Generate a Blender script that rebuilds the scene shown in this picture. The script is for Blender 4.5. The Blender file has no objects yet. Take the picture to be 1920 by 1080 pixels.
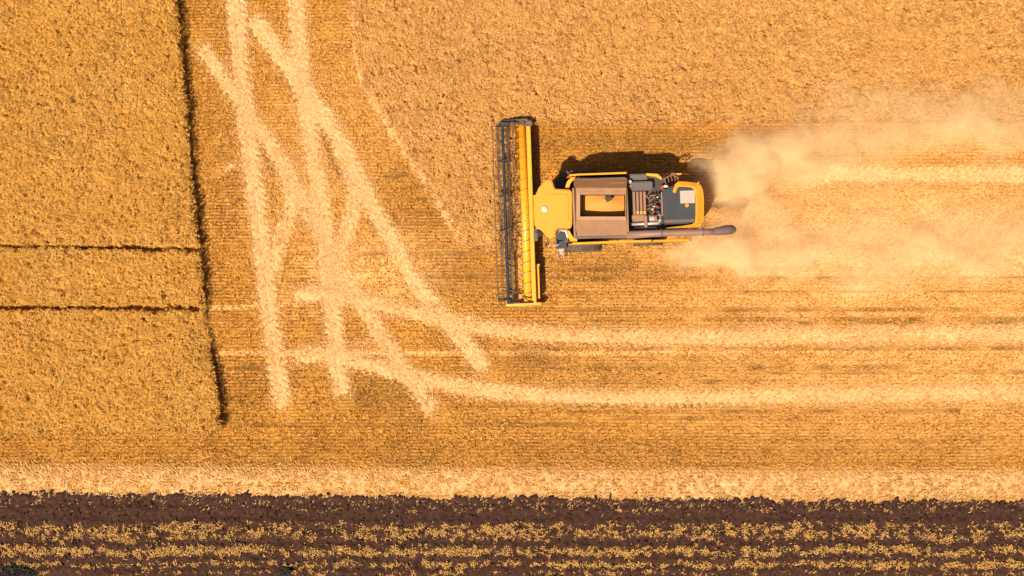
import bpy, bmesh, math, random
import numpy as np
from mathutils import Vector, Matrix

C = bpy.context.scene
COL = C.collection
rng = np.random.default_rng(11)
random.seed(5)

# ------------------------------------------------------------------ camera, sky, sun, exposure
S = 37.5          # photograph pixels per metre on the ground
H = 60.0          # flying height of the drone
cam_d = bpy.data.cameras.new('camera')
cam = bpy.data.objects.new('camera', cam_d); COL.objects.link(cam)
cam.location = (0, 0, H); cam.rotation_euler = (0, 0, 0)
cam_d.sensor_width = 36.0
cam_d.lens = 36.0 * H / (1920 / S)
cam_d.clip_start = 0.5; cam_d.clip_end = 9000
C.camera = cam

SUN_D = Vector((0.36, 0.42, -1.0)).normalized()
world = bpy.data.worlds.new('World'); C.world = world; world.use_nodes = True
wn = world.node_tree.nodes; wl = world.node_tree.links
bg = wn.get('Background') or wn.new('ShaderNodeBackground')
sky = wn.new('ShaderNodeTexSky'); sky.sky_type = 'NISHITA'; sky.sun_disc = False
sky.sun_elevation = math.asin(-SUN_D.z)
sky.sun_rotation = math.atan2(-SUN_D.x, -SUN_D.y)
sky.dust_density = 3.0
wl.new(sky.outputs[0], bg.inputs['Color']); bg.inputs['Strength'].default_value = 0.05
sun_d = bpy.data.lights.new('sun', 'SUN'); sun_d.energy = 4.6; sun_d.angle = math.radians(0.5)
sun_d.color = (1.0, 0.855, 0.655)
sun = bpy.data.objects.new('sun', sun_d); COL.objects.link(sun)
sun.rotation_euler = SUN_D.to_track_quat('-Z', 'Y').to_euler(); sun.location = (-20, -24, 60)
C.view_settings.view_transform = 'Standard'; C.view_settings.look = 'None'
C.view_settings.gamma = 1; C.view_settings.exposure = 0.72
C.cycles.max_bounces = 10; C.cycles.volume_bounces = 8; C.cycles.volume_step_rate = 0.35

# ------------------------------------------------------------------ small tools
def P(px, py, z=0.0):
    """ground plan: where a point seen at (px, py) and standing z metres high is"""
    k = (H - z) / H / S
    return (px - 960) * k, (540 - py) * k

def tag(o, label=None, cat=None, group=None, kind=None):
    if label: o['label'] = label
    if cat: o['category'] = cat
    if group: o['group'] = group
    if kind: o['kind'] = kind
    return o

def _hash(ix, iy, seed):
    h = (ix * 374761393 + iy * 668265263 + seed * 974634777) & 0xFFFFFFFF
    h = ((h ^ (h >> 13)) * 1274126177) & 0xFFFFFFFF
    h = ((h ^ (h >> 16)) * 2246822519) & 0xFFFFFFFF
    return ((h ^ (h >> 15)) & 0xFFFFFF) / float(0xFFFFFF)

def vnoise(x, y, seed=0):
    x = np.asarray(x, float); y = np.asarray(y, float)
    ix = np.floor(x).astype(np.int64); iy = np.floor(y).astype(np.int64)
    fx = x - ix; fy = y - iy
    fx = fx * fx * (3 - 2 * fx); fy = fy * fy * (3 - 2 * fy)
    a = _hash(ix, iy, seed); b = _hash(ix + 1, iy, seed)
    c = _hash(ix, iy + 1, seed); d = _hash(ix + 1, iy + 1, seed)
    return (a * (1 - fx) + b * fx) * (1 - fy) + (c * (1 - fx) + d * fx) * fy

def fbm(x, y, seed=0, octv=3):
    s = 0; a = 1; t = 0
    for k in range(octv):
        s = s + a * vnoise(x * 2 ** k, y * 2 ** k, seed + 17 * k); t += a; a *= 0.5
    return s / t

def inside(x, y, poly):
    r = np.zeros(np.shape(x), bool)
    n = len(poly)
    for i in range(n):
        x0, y0 = poly[i]; x1, y1 = poly[(i + 1) % n]
        if y0 == y1: continue
        c = ((y0 > y) != (y1 > y)) & (x < (x1 - x0) * (y - y0) / (y1 - y0) + x0)
        r ^= c
    return r

def dist_line(x, y, pts):
    d = np.full(np.shape(x), 1e9)
    for (x0, y0), (x1, y1) in zip(pts[:-1], pts[1:]):
        dx, dy = x1 - x0, y1 - y0
        t = np.clip(((x - x0) * dx + (y - y0) * dy) / (dx * dx + dy * dy + 1e-9), 0, 1)
        d = np.minimum(d, np.hypot(x - x0 - t * dx, y - y0 - t * dy))
    return d

def sstep(a, b, x):
    t = np.clip((x - a) / (b - a), 0, 1); return t * t * (3 - 2 * t)

# ------------------------------------------------------------------ materials
def new_mat(name):
    m = bpy.data.materials.new(name); m.use_nodes = True
    nt = m.node_tree; b = nt.nodes['Principled BSDF']
    return m, nt, b

def N(nt, typ, **kw):
    n = nt.nodes.new(typ)
    for k, v in kw.items(): setattr(n, k, v)
    return n

def ramp(nt, stops, fac=None):
    r = nt.nodes.new('ShaderNodeValToRGB')
    e = r.color_ramp.elements
    while len(e) < len(stops): e.new(0.5)
    for q, (p, c) in zip(e, stops):
        q.position = p; q.color = (c[0], c[1], c[2], 1)
    if fac is not None: nt.links.new(fac, r.inputs[0])
    return r

def noise(nt, scale, detail=3, rough=0.55, stretch=None):
    tc = nt.nodes.new('ShaderNodeTexCoord'); n = nt.nodes.new('ShaderNodeTexNoise')
    n.inputs['Scale'].default_value = scale; n.inputs['Detail'].default_value = detail
    n.inputs['Roughness'].default_value = rough
    if stretch:
        mp = nt.nodes.new('ShaderNodeMapping'); mp.inputs['Scale'].default_value = stretch
        nt.links.new(tc.outputs['Object'], mp.inputs[0]); nt.links.new(mp.outputs[0], n.inputs['Vector'])
    else:
        nt.links.new(tc.outputs['Object'], n.inputs['Vector'])
    return n

def mixc(nt, fac, a, b):
    m = nt.nodes.new('ShaderNodeMix'); m.data_type = 'RGBA'
    for sock, v in ((m.inputs[0], fac), (m.inputs[6], a), (m.inputs[7], b)):
        if isinstance(v, (int, float)): sock.default_value = v
        elif isinstance(v, tuple): sock.default_value = (v[0], v[1], v[2], 1)
        else: nt.links.new(v, sock)
    return m.outputs[2]

def straw_mat(name, stops, big=0.25, big_cols=None):
    """dry plant matter: the tone of every stalk comes from its own attribute"""
    m, nt, b = new_mat(name)
    at = N(nt, 'ShaderNodeAttribute', attribute_name='tone')
    r = ramp(nt, stops, at.outputs['Fac'])
    col = r.outputs[0]
    if big_cols:
        n = noise(nt, 0.18, 3)
        mr = nt.nodes.new('ShaderNodeMapRange'); mr.inputs[1].default_value = 0.38; mr.inputs[2].default_value = 0.66
        mr.inputs[3].default_value = 0; mr.inputs[4].default_value = big
        nt.links.new(n.outputs[0], mr.inputs[0])
        col = mixc(nt, mr.outputs[0], col, big_cols)
    nt.links.new(col, b.inputs['Base Color'])
    b.inputs['Roughness'].default_value = 0.75
    b.inputs['Specular IOR Level'].default_value = 0.25
    return m

M = {}
M['crop_gold'] = straw_mat('ripe_wheat_golden', [(0, (0.20, 0.092, 0.014)), (0.45, (0.50, 0.248, 0.044)), (1, (0.68, 0.385, 0.105))], 0.4, (0.54, 0.26, 0.035))
M['crop_tan'] = straw_mat('ripe_wheat_tan', [(0, (0.21, 0.098, 0.02)), (0.45, (0.52, 0.26, 0.07)), (1, (0.68, 0.385, 0.135))], 0.4, (0.55, 0.275, 0.068))
M['stubble'] = straw_mat('cut_straw_stubble', [(0, (0.19, 0.078, 0.010)), (0.5, (0.52, 0.24, 0.042)), (1, (0.74, 0.41, 0.13))], 0.45, (0.50, 0.205, 0.02))
M['flat_straw'] = straw_mat('flattened_pale_straw', [(0, (0.36, 0.18, 0.045)), (0.5, (0.60, 0.35, 0.145)), (1, (0.72, 0.46, 0.225))])
M['residue'] = straw_mat('straw_residue', [(0, (0.36, 0.18, 0.04)), (0.5, (0.52, 0.28, 0.07)), (1, (0.66, 0.40, 0.14))])
M['weed'] = straw_mat('dark_weed_leaf', [(0, (0.009, 0.008, 0.007)), (1, (0.026, 0.023, 0.014))])

def ground_material():
    m, nt, b = new_mat('stubble_field_ground')
    soil = N(nt, 'ShaderNodeAttribute', attribute_name='soil')
    chaff = N(nt, 'ShaderNodeAttribute', attribute_name='chaff')
    n1 = noise(nt, 9.0, 4, 0.7, (0.6, 1.0, 1.0))
    base = ramp(nt, [(0.3, (0.14, 0.058, 0.009)), (0.5, (0.40, 0.178, 0.028)), (0.7, (0.62, 0.32, 0.075))], n1.outputs[0])
    tc = nt.nodes.new('ShaderNodeTexCoord')
    w = nt.nodes.new('ShaderNodeTexWave'); w.wave_type = 'BANDS'; w.bands_direction = 'Y'
    w.inputs['Scale'].default_value = 2 * math.pi / (20 * 0.165); w.inputs['Distortion'].default_value = 1.2
    w.inputs['Detail'].default_value = 2; w.inputs['Detail Scale'].default_value = 0.6
    nt.links.new(tc.outputs['Object'], w.inputs['Vector'])
    n2 = noise(nt, 0.25, 2)
    mr = nt.nodes.new('ShaderNodeMapRange'); mr.inputs[1].default_value = 0.35; mr.inputs[2].default_value = 0.62
    mr.inputs[3].default_value = 0.15; mr.inputs[4].default_value = 1.0
    nt.links.new(n2.outputs[0], mr.inputs[0])
    wr = nt.nodes.new('ShaderNodeMapRange'); wr.inputs[1].default_value = 0.5; wr.inputs[2].default_value = 0.05
    wr.inputs[3].default_value = 0; wr.inputs[4].default_value = 1
    nt.links.new(w.outputs['Fac'], wr.inputs[0])
    mu = N(nt, 'ShaderNodeMath', operation='MULTIPLY')
    nt.links.new(mr.outputs[0], mu.inputs[0]); nt.links.new(wr.outputs[0], mu.inputs[1])
    c1 = mixc(nt, mu.outputs[0], base.outputs[0], (0.16, 0.07, 0.014))
    c2 = mixc(nt, chaff.outputs['Fac'], c1, (0.68, 0.39, 0.15))
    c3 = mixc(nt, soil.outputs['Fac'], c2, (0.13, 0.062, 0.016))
    nt.links.new(c3, b.inputs['Base Color'])
    b.inputs['Roughness'].default_value = 0.9; b.inputs['Specular IOR Level'].default_value = 0.1
    return m
M['ground'] = ground_material()

def soil_material():
    m, nt, b = new_mat('dark_ploughed_soil')
    n1 = noise(nt, 6.0, 5, 0.7)
    r = ramp(nt, [(0.3, (0.022, 0.0105, 0.008)), (0.55, (0.050, 0.023, 0.0155)), (0.8, (0.095, 0.046, 0.028))], n1.outputs[0])
    nt.links.new(r.outputs[0], b.inputs['Base Color'])
    b.inputs['Roughness'].default_value = 0.95; b.inputs['Specular IOR Level'].default_value = 0.1
    return m
M['soil'] = soil_material()

def paint(name, col, rough=0.45, dust=0.35, dust_col=(0.42, 0.25, 0.11), scale=1.6, metal=0.0, spec=0.4):
    m, nt, b = new_mat(name)
    n = noise(nt, scale, 5, 0.65)
    mr = nt.nodes.new('ShaderNodeMapRange'); mr.inputs[1].default_value = 0.35; mr.inputs[2].default_value = 0.75
    mr.inputs[3].default_value = dust * 0.25; mr.inputs[4].default_value = dust
    nt.links.new(n.outputs[0], mr.inputs[0])
    c = mixc(nt, mr.outputs[0], col, dust_col)
    nt.links.new(c, b.inputs['Base Color'])
    b.inputs['Roughness'].default_value = rough; b.inputs['Metallic'].default_value = metal
    b.inputs['Specular IOR Level'].default_value = spec
    return m
M['yellow'] = paint('yellow_paint', (0.76, 0.335, 0.006), 0.42, 0.35, (0.55, 0.29, 0.08))
M['roof'] = paint('dusty_yellow_roof_paint', (0.66, 0.262, 0.010), 0.55, 0.75, (0.64, 0.25, 0.025), 0.9)
M['brown'] = paint('dusty_tank_sheet', (0.185, 0.092, 0.045), 0.6, 0.75, (0.31, 0.15, 0.055), 1.4)
M['lip'] = paint('worn_tank_lip', (0.27, 0.14, 0.075), 0.5, 0.6, (0.40, 0.21, 0.08), 3)
M['rubberised'] = paint('purple_grey_edge', (0.10, 0.068, 0.07), 0.7, 0.4, (0.24, 0.13, 0.08), 2)
M['tube'] = paint('dusty_auger_tube', (0.19, 0.115, 0.095), 0.5, 0.45, (0.32, 0.18, 0.095), 2)
M['navy'] = paint('navy_paint', (0.009, 0.022, 0.040), 0.4, 0.12, (0.12, 0.08, 0.05), 3)
M['dark'] = paint('dark_machinery', (0.022, 0.022, 0.027), 0.6, 0.3, (0.14, 0.085, 0.045), 3)
M['panel'] = paint('blue_grey_deck', (0.020, 0.027, 0.038), 0.6, 0.3, (0.085, 0.065, 0.05), 2.2)
M['grey'] = paint('grey_cover', (0.075, 0.068, 0.072), 0.6, 0.4, (0.22, 0.14, 0.09), 2.5)
M['plate'] = paint('pale_hatch', (0.42, 0.31, 0.28), 0.5, 0.3, (0.45, 0.30, 0.20), 2)
M['steel'] = paint('worn_steel', (0.50, 0.46, 0.44), 0.4, 0.3, (0.45, 0.28, 0.14), 4, 0.5)
M['white'] = paint('white_plastic', (0.70, 0.66, 0.62), 0.4, 0.2, (0.5, 0.35, 0.2), 3)
M['red'] = paint('red_plastic', (0.42, 0.035, 0.03), 0.4, 0.2)
M['orange'] = paint('orange_lamp', (0.75, 0.25, 0.015), 0.35, 0.1)
M['copper'] = paint('rusty_bar', (0.24, 0.12, 0.07), 0.6, 0.45, (0.34, 0.19, 0.10), 3)
M['tyre'] = paint('dusty_tyre_rubber', (0.035, 0.032, 0.032), 0.85, 0.6, (0.20, 0.12, 0.07), 2.5)
M['grain'] = paint('wheat_grain', (0.66, 0.25, 0.06), 0.8, 0.4, (0.58, 0.22, 0.03), 7, 0, 0.1)
M['loose'] = paint('crop_on_platform', (0.58, 0.27, 0.05), 0.85, 0.5, (0.75, 0.42, 0.12), 9, 0, 0.1)
gm, gnt, gb = new_mat('cab_glass')
gb.inputs['Base Color'].default_value = (0.02, 0.025, 0.03, 1); gb.inputs['Roughness'].default_value = 0.05
M['glass'] = gm
M['bat'] = paint('dusty_tine_bar', (0.05, 0.035, 0.03), 0.6, 0.5, (0.28, 0.15, 0.06), 5)

# ------------------------------------------------------------------ big meshes out of arrays
class Mass:
    def __init__(s): s.v = []; s.q = []; s.t = []; s.n = 0
    def add(s, v, q, t):
        s.v.append(v.reshape(-1, 3)); s.q.append(q.reshape(-1, 4) + s.n); s.t.append(np.broadcast_to(t, (len(s.v[-1]),)))
        s.n += len(s.v[-1])
    def grid(s, X, Y, Z, T, keep=None):
        ny, nx = X.shape
        idx = np.arange(nx * ny).reshape(ny, nx)
        q = np.stack([idx[:-1, :-1], idx[:-1, 1:], idx[1:, 1:], idx[1:, :-1]], -1)
        if keep is not None: q = q[keep]
        s.add(np.stack([X, Y, Z], -1), q, T.reshape(-1) if np.ndim(T) else T)
    def ribbons(s, base, d1, d2, w, tone):
        """bent leaf: base -> base+d1 -> base+d1+d2, each n x 3, width vector w"""
        n = len(base)
        p1 = base + d1; p2 = p1 + d2
        v = np.stack([base - w, base + w, p1 - w, p1 + w, p2 - w * 0.5, p2 + w * 0.5], 1)
        k = np.arange(n)[:, None] * 6
        q = np.stack([np.concatenate([k, k + 1, k + 3, k + 2], 1), np.concatenate([k + 2, k + 3, k + 5, k + 4], 1)], 1)
        s.add(v, q, np.repeat(tone, 6))
    def slats(s, base, d, w, tone):
        n = len(base)
        v = np.stack([base - w, base + w, base + d + w, base + d - w], 1)
        k = np.arange(n)[:, None] * 4
        s.add(v, np.concatenate([k, k + 1, k + 2, k + 3], 1), np.repeat(tone, 4))
    def build(s, name, mat, extra=None):
        v = np.concatenate(s.v).astype(np.float32); q = np.concatenate(s.q).astype(np.int32); t = np.concatenate(s.t).astype(np.float32)
        me = bpy.data.meshes.new(name)
        me.vertices.add(len(v)); me.vertices.foreach_set('co', v.ravel())
        me.loops.add(len(q) * 4); me.loops.foreach_set('vertex_index', q.ravel())
        me.polygons.add(len(q)); me.polygons.foreach_set('loop_start', np.arange(len(q), dtype=np.int32) * 4)
        a = me.attributes.new('tone', 'FLOAT', 'POINT'); a.data.foreach_set('value', t)
        for k, arr in (extra or {}).items():
            a = me.attributes.new(k, 'FLOAT', 'POINT'); a.data.foreach_set('value', np.ascontiguousarray(arr.ravel(), dtype=np.float32))
        me.update(calc_edges=True); me.validate()
        me.materials.append(mat)
        o = bpy.data.objects.new(name, me); COL.objects.link(o)
        return o

def G(pts): return [P(a, b) for a, b in pts]

X0, X1, Y0, Y1 = -31.5, 31.5, -19.5, 19.5     # how far the fields are modelled in detail
left_crop = G([(-260, -220), (322, -220), (333, -20), (343, 60), (355, 180), (364, 300), (374, 400), (382, 470), (389, 560),
               (393, 600), (402, 668), (412, 720), (420, 770), (424, 802), (400, 814), (-260, 819)])
right_crop = G([(664, -220), (666, 60), (674, 130), (700, 185), (742, 250), (790, 318), (836, 395), (880, 470), (968, 474), (966, 240),
                (1010, 237), (1400, 231), (2180, 226), (2180, -220)])
tram = [(G([(-260, 461), (120, 464), (386, 468)]), 0.10), (G([(-260, 574), (150, 577), (372, 578)]), 0.11)]

def soil_edge(x):   # world y of the border between straw and ploughed soil
    return np.interp(x, [P(0, 0)[0], P(800, 0)[0], P(1920, 0)[0]], [P(0, 919)[1], P(0, 931)[1], P(0, 938)[1]])

TRACKS = [
    ([(437, -60), (448, 80), (458, 200), (476, 340), (490, 450), (505, 580), (518, 680), (532, 778)], 1.06, 'pale wheel track running nearest the dark edge of the left crop'),
    ([(552, -60), (561, 90), (572, 190), (590, 310), (610, 450), (622, 580), (634, 690), (643, 756)], 1.06, 'second long pale wheel track running down from the top edge of the field'),
    ([(368, 76), (430, 160), (482, 236), (520, 292), (552, 350), (585, 408), (622, 475), (660, 540), (695, 598), (735, 660), (782, 728), (826, 788)], 0.98, 'pale diagonal track crossing both long tracks and ending at lower middle'),
    ([(466, 20), (532, 112), (580, 180), (626, 246), (662, 315), (692, 375), (730, 440), (772, 520), (826, 588), (876, 648), (916, 708)], 1.0, 'pale diagonal track sweeping down to its end below the harvester header'),
    ([(522, 290), (544, 345), (543, 400), (524, 455), (505, 530)], 0.9, 'short curved pale track joining the track nearest the left crop'),
    ([(650, 300), (664, 360), (656, 415), (640, 465), (622, 540)], 0.9, 'short curved pale track joining the second long track from the right'),
    ([(534, 554), (600, 550), (660, 558), (740, 576), (850, 602), (950, 620), (1060, 628), (1300, 632), (1600, 629), (2120, 622)], 0.92, 'pale track curving right below the harvester, upper of the lower pair'),
    ([(534, 674), (600, 664), (680, 680), (760, 702), (860, 724), (1000, 740), (1200, 745), (1500, 742), (2120, 734)], 0.92, 'pale track curving right below the harvester, lower of the lower pair'),
    ([(650, 660), (690, 640), (728, 648), (770, 690)], 0.62, 'short pale loop of track between the two curving tracks'),
    ([(1525, 325), (1700, 327), (2120, 329)], 0.95, 'pale track leading right beyond the dust, above the spout line'),
    ([(1360, 436), (1500, 440), (1700, 440), (2120, 436)], 1.15, 'broad pale track trailing right behind the unloading spout'),
    ([(400, 332), (430, 314), (466, 302)], 0.5, 'tiny pale spur beside the left crop edge'),
    ([(-260, 899), (300, 902), (900, 907), (1500, 909), (2180, 907)], 1.5, 'broad pale straw band running along the top of the ploughed soil'),
    ([(668, -60), (670, 60), (678, 140), (704, 190), (744, 256), (792, 324), (838, 400), (880, 472)], 0.72, 'faint pale straw strip standing in for the sunlit edge of the tan wheat'),  # pale straw added to paint the sunlit side of the wheat edge
]

def catmull(pts, step=0.05):
    p = np.array(pts, float)
    p = np.vstack([2 * p[0] - p[1], p, 2 * p[-1] - p[-2]])
    out = []
    for i in range(1, len(p) - 2):
        n = max(2, int(np.hypot(*(p[i + 1] - p[i])) / step))
        t = np.linspace(0, 1, n, endpoint=False)[:, None]
        out.append(0.5 * (2 * p[i] + (p[i + 1] - p[i - 1]) * t + (2 * p[i - 1] - 5 * p[i] + 4 * p[i + 1] - p[i + 2]) * t ** 2
                          + (3 * p[i] - p[i - 1] - 3 * p[i + 1] + p[i + 2]) * t ** 3))
    return np.vstack(out + [p[-2:-1]])

track_lines = [catmull(G(t[0])) for t in TRACKS]
# raster of the distance to the nearest track, so that upright stubble keeps off the tracks
gx = np.arange(X0, X1, 0.1); gy = np.arange(Y0, Y1, 0.1)
GX, GY = np.meshgrid(gx, gy)
TR = np.zeros(GX.shape)
for ln, (_, w, _l) in zip(track_lines, TRACKS):
    TR = np.maximum(TR, 1 - sstep(w * 0.42, w * 0.56, dist_line(GX, GY, ln[::12].tolist() + [ln[-1].tolist()])))
def track_at(x, y):
    i = np.clip(((x - X0) / 0.1).astype(int), 0, len(gx) - 1); j = np.clip(((y - Y0) / 0.1).astype(int), 0, len(gy) - 1)
    return TR[j, i]

def chaff_haze_amount(x, y):     # chaff blown out behind the machine, made paler at right to paint in haze
    c = np.zeros(np.shape(x))
    for (px, py, rx, ry, a) in ((1700, 450, 430, 110, 1.0), (1480, 320, 160, 80, 0.3), (1750, 370, 300, 34, .6), (1750, 560, 520, 70, 0.7), (1800, 680, 620, 130, 0.62),
                                (1800, 800, 560, 60, 0.3), (690, 500, 130, 70, 0.8), (600, 330, 130, 260, 0.3), (1700, 260, 300, 50, 0.4)):
        cx, cy = P(px, py)
        c = np.maximum(c, a * np.exp(-(((x - cx) / (rx / S)) ** 2 + ((y - cy) / (ry / S)) ** 2)))
    return np.clip(c * (0.55 + 0.9 * fbm(x * 0.9, y * 1.6, 5)), 0, 1)

def fresh_amount(x, y):     # clean, freshly cut stubble where less chaff lies and more soil shows
    c = np.zeros(np.shape(x))
    for (px, py, rx, ry, a) in ((1200, 268, 260, 30, 1.0), (1000, 672, 75, 32, 1.0), (720, 740, 95, 45, .9), (1160, 500, 220, 26, .8), (860, 520, 90, 45, .6), (420, 250, 60, 220, .35),
                                (1000, 845, 1100, 26, .55), (460, 740, 60, 50, .6), (1250, 690, 400, 24, .25), (880, 655, 60, 20, .7), (560, 700, 60, 30, .5), (800, 380, 80, 80, .4)):
        cx, cy = P(px, py)
        c = np.maximum(c, a * np.exp(-(((x - cx) / (rx / S)) ** 2 + ((y - cy) / (ry / S)) ** 2)))
    return np.clip(c * (0.5 + 1.0 * fbm(x * 1.1, y * 2.4, 6)), 0, 1)

# ------------------------------------------------------------------ ground sheet to the horizon
def spread(a, b, step, far):
    core = np.arange(a, b + step / 2, step)
    ext = np.cumsum(step * 1.35 ** np.arange(1, 40)); ext = ext[ext < far]
    return np.concatenate([a - ext[::-1], core, core[-1] + ext])
xs = spread(X0, X1, 0.12, 3000); ys = spread(Y0, Y1, 0.12, 3000)
X, Y = np.meshgrid(xs, ys)
near = sstep(34, 31, np.abs(X)) * sstep(22, 19.5, np.abs(Y))
Z = -0.01 + near * (0.05 * (fbm(X * 0.5, Y * 0.5, 1) - 0.5) + 0.03 * (vnoise(X * 6, Y * 8, 2) - 0.5))
soil = np.zeros(X.shape)
def thin_line(py0, py1, pxa, pxb, w, amp):
    xa, ya = P(pxa, py0); xb, yb = P(pxb, py1)
    return amp * (1 - sstep(w * 0.4, w, dist_line(X, Y, [(xa, ya), (xb, yb)])))
soil = np.maximum(soil, thin_line(475, 475, 640, 950, 0.16, 0.7) * (0.4 + 0.8 * vnoise(X * 2, Y * 0, 9)))
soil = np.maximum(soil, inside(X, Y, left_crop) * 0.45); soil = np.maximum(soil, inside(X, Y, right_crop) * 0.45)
ROWS = [(505, 1010, 1500), (522, 1020, 1920), (548, 1030, 1920), (582, 960, 1920), (600, 1100, 1920), (606, 1500, 1920), (655, 1000, 1920), (690, 850, 1700), (700, 1300, 1920), (716, 1050, 1500), (762, 860, 1400), (772, 1000, 1800), (786, 860, 1500), (798, 430, 1100), (690, 430, 500), (330, 720, 790), (352, 720, 830), (374, 720, 850), (420, 740, 880), (398, 700, 860), (520, 800, 935), (540, 820, 930)]
for py_, pa, pb in ROWS:
    soil = np.maximum(soil, thin_line(py_, py_ - 2, pa, pb, 0.13, 0.8) * (0.15 + 1.1 * vnoise(X * 0.9, Y * 0, py_)))
for yy, a in ((822, .5), (838, .4), (853, .4), (866, .55)):
    soil = np.maximum(soil, thin_line(yy, yy + 6, -260, 2180, 0.1, a) * (0.2 + vnoise(X * 1.2, Y * 0, yy)))
for rut_shade in ([(468, 42), (500, 88), (532, 130), (553, 180), (560, 200)], [(592, 205), (606, 250), (622, 300), (640, 335)], [(430, 168), (446, 200)], [(470, 215), (492, 275), (512, 330)]):  # dark lines beside the tracks paint the shade inside ruts with soil colour
    soil = np.maximum(soil, 0.85 * (1 - sstep(0.06, 0.16, dist_line(X, Y, G(rut_shade)))))
soil = np.maximum(soil, 0.55 * fresh_amount(X, Y) * near)
chaff = chaff_haze_amount(X, Y)
chaff = np.maximum(chaff, thin_line(662, 660, 415, 2180, 0.14, 0.8)); chaff = np.maximum(chaff, thin_line(577, 570, 395, 560, 0.16, 0.7))
chaff = np.maximum(chaff, thin_line(232, 226, 1000, 2180, 0.2, 0.3))
g = Mass(); g.grid(X, Y, Z, 0.5)
tag(g.build('ground', M['ground'], {'soil': soil, 'chaff': chaff}), 'golden stubble field with straight cut rows', 'field', kind='structure')

# ------------------------------------------------------------------ stubble standing in rows
def rand_pts(n, x0=X0, x1=X1, y0=Y0, y1=Y1): return rng.uniform(x0, x1, n), rng.uniform(y0, y1, n)
def stubble_free(x, y): return ~(inside(x, y, left_crop) | inside(x, y, right_crop)) & (y > soil_edge(x) + 0.05)
mb = Mass()
x, y = rand_pts(430000)
row = np.round(y / 0.165) * 0.165
blur = 0.014 + 0.06 * sstep(.45, .65, fbm(x * .28, y * .45, 91)) + 0.08 * sstep(2, 9, y) * sstep(-5, -9, x)
y = row + rng.normal(0, 1, len(y)) * blur + 0.10 * (fbm(x * 0.22, y * .12, 3) - 0.5)
k = stubble_free(x, y) & (track_at(x, y) < rng.uniform(0.2, 0.8, len(x))) & (vnoise(x * 2, row * 7.7, 8) > 0.27)
k &= ~((np.abs(y - P(0, 475)[1]) < 0.1) & (x < 0) & (x > P(640, 0)[0]))
for py_, pa, pb in ROWS: k &= ~((np.abs(y - P(0, py_ - 1)[1]) < 0.055) & (x > P(pa, 0)[0]) & (x < P(pb, 0)[0]) & (vnoise(x * 0.9, y * 0, py_) > .3))
x, y = x[k], y[k]; n = len(x)
ang = rng.uniform(0, 2 * math.pi, n); hgt = rng.uniform(0.06, 0.17, n); lean = rng.uniform(0.02, 0.13, n)
d = np.stack([np.cos(ang) * lean, np.sin(ang) * lean, hgt], 1)
wa = rng.uniform(0, 2 * math.pi, n); w = np.stack([np.cos(wa), np.sin(wa), 0 * wa], 1) * rng.uniform(0.008, 0.02, n)[:, None]
tone = np.clip(0.14 + 0.30 * vnoise(x * 5, y * 8, 21) + 0.62 * (fbm(x * 1.9, y * 2.6, 23) - .3) + 0.35 * (fbm(x * .35, y * .8, 24) - .5) + 0.2 * rng.normal(0, 1, n) + 0.5 * chaff_haze_amount(x, y) - 0.28 * fresh_amount(x, y), 0, 1)
mb.slats(np.stack([x, y, np.full(n, -0.02)], 1), d, w, tone)
# straw lying loose between the rows
x, y = rand_pts(330000)
ch = chaff_haze_amount(x, y)
k = stubble_free(x, y) & (rng.uniform(0, 1, len(x)) < 0.10 + 0.75 * ch + 1.7 * (fbm(x * 1.1, y * 2.0, 31) - 0.42) + 0.5 * (fbm(x * .3, y * .6, 32) - .45) - 0.3 * fresh_amount(x, y))
x, y, ch = x[k], y[k], ch[k]; n = len(x)
ang = rng.normal(0.5, 0.7, n) + np.where(rng.uniform(0, 1, n) < 0.35, rng.uniform(0, math.pi, n), 0)
ln = rng.uniform(0.06, 0.19, n)
d = np.stack([np.cos(ang) * ln, np.sin(ang) * ln, rng.uniform(-0.03, 0.05, n)], 1)
w = np.stack([-np.sin(ang), np.cos(ang), rng.normal(0, 0.5, n)], 1) * rng.uniform(0.006, 0.015, n)[:, None]
tone = np.clip(0.36 + 0.4 * vnoise(x * 2.6, y * 4, 77) + rng.normal(0, 0.16, n) + 0.25 * ch, 0, 1)
mb.slats(np.stack([x, y, rng.uniform(0.02, 0.09, n)], 1), d, w, tone)
tag(mb.build('stubble', M['stubble']), 'short golden stubble standing in rows with loose straw between', 'stubble', kind='stuff')

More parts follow.
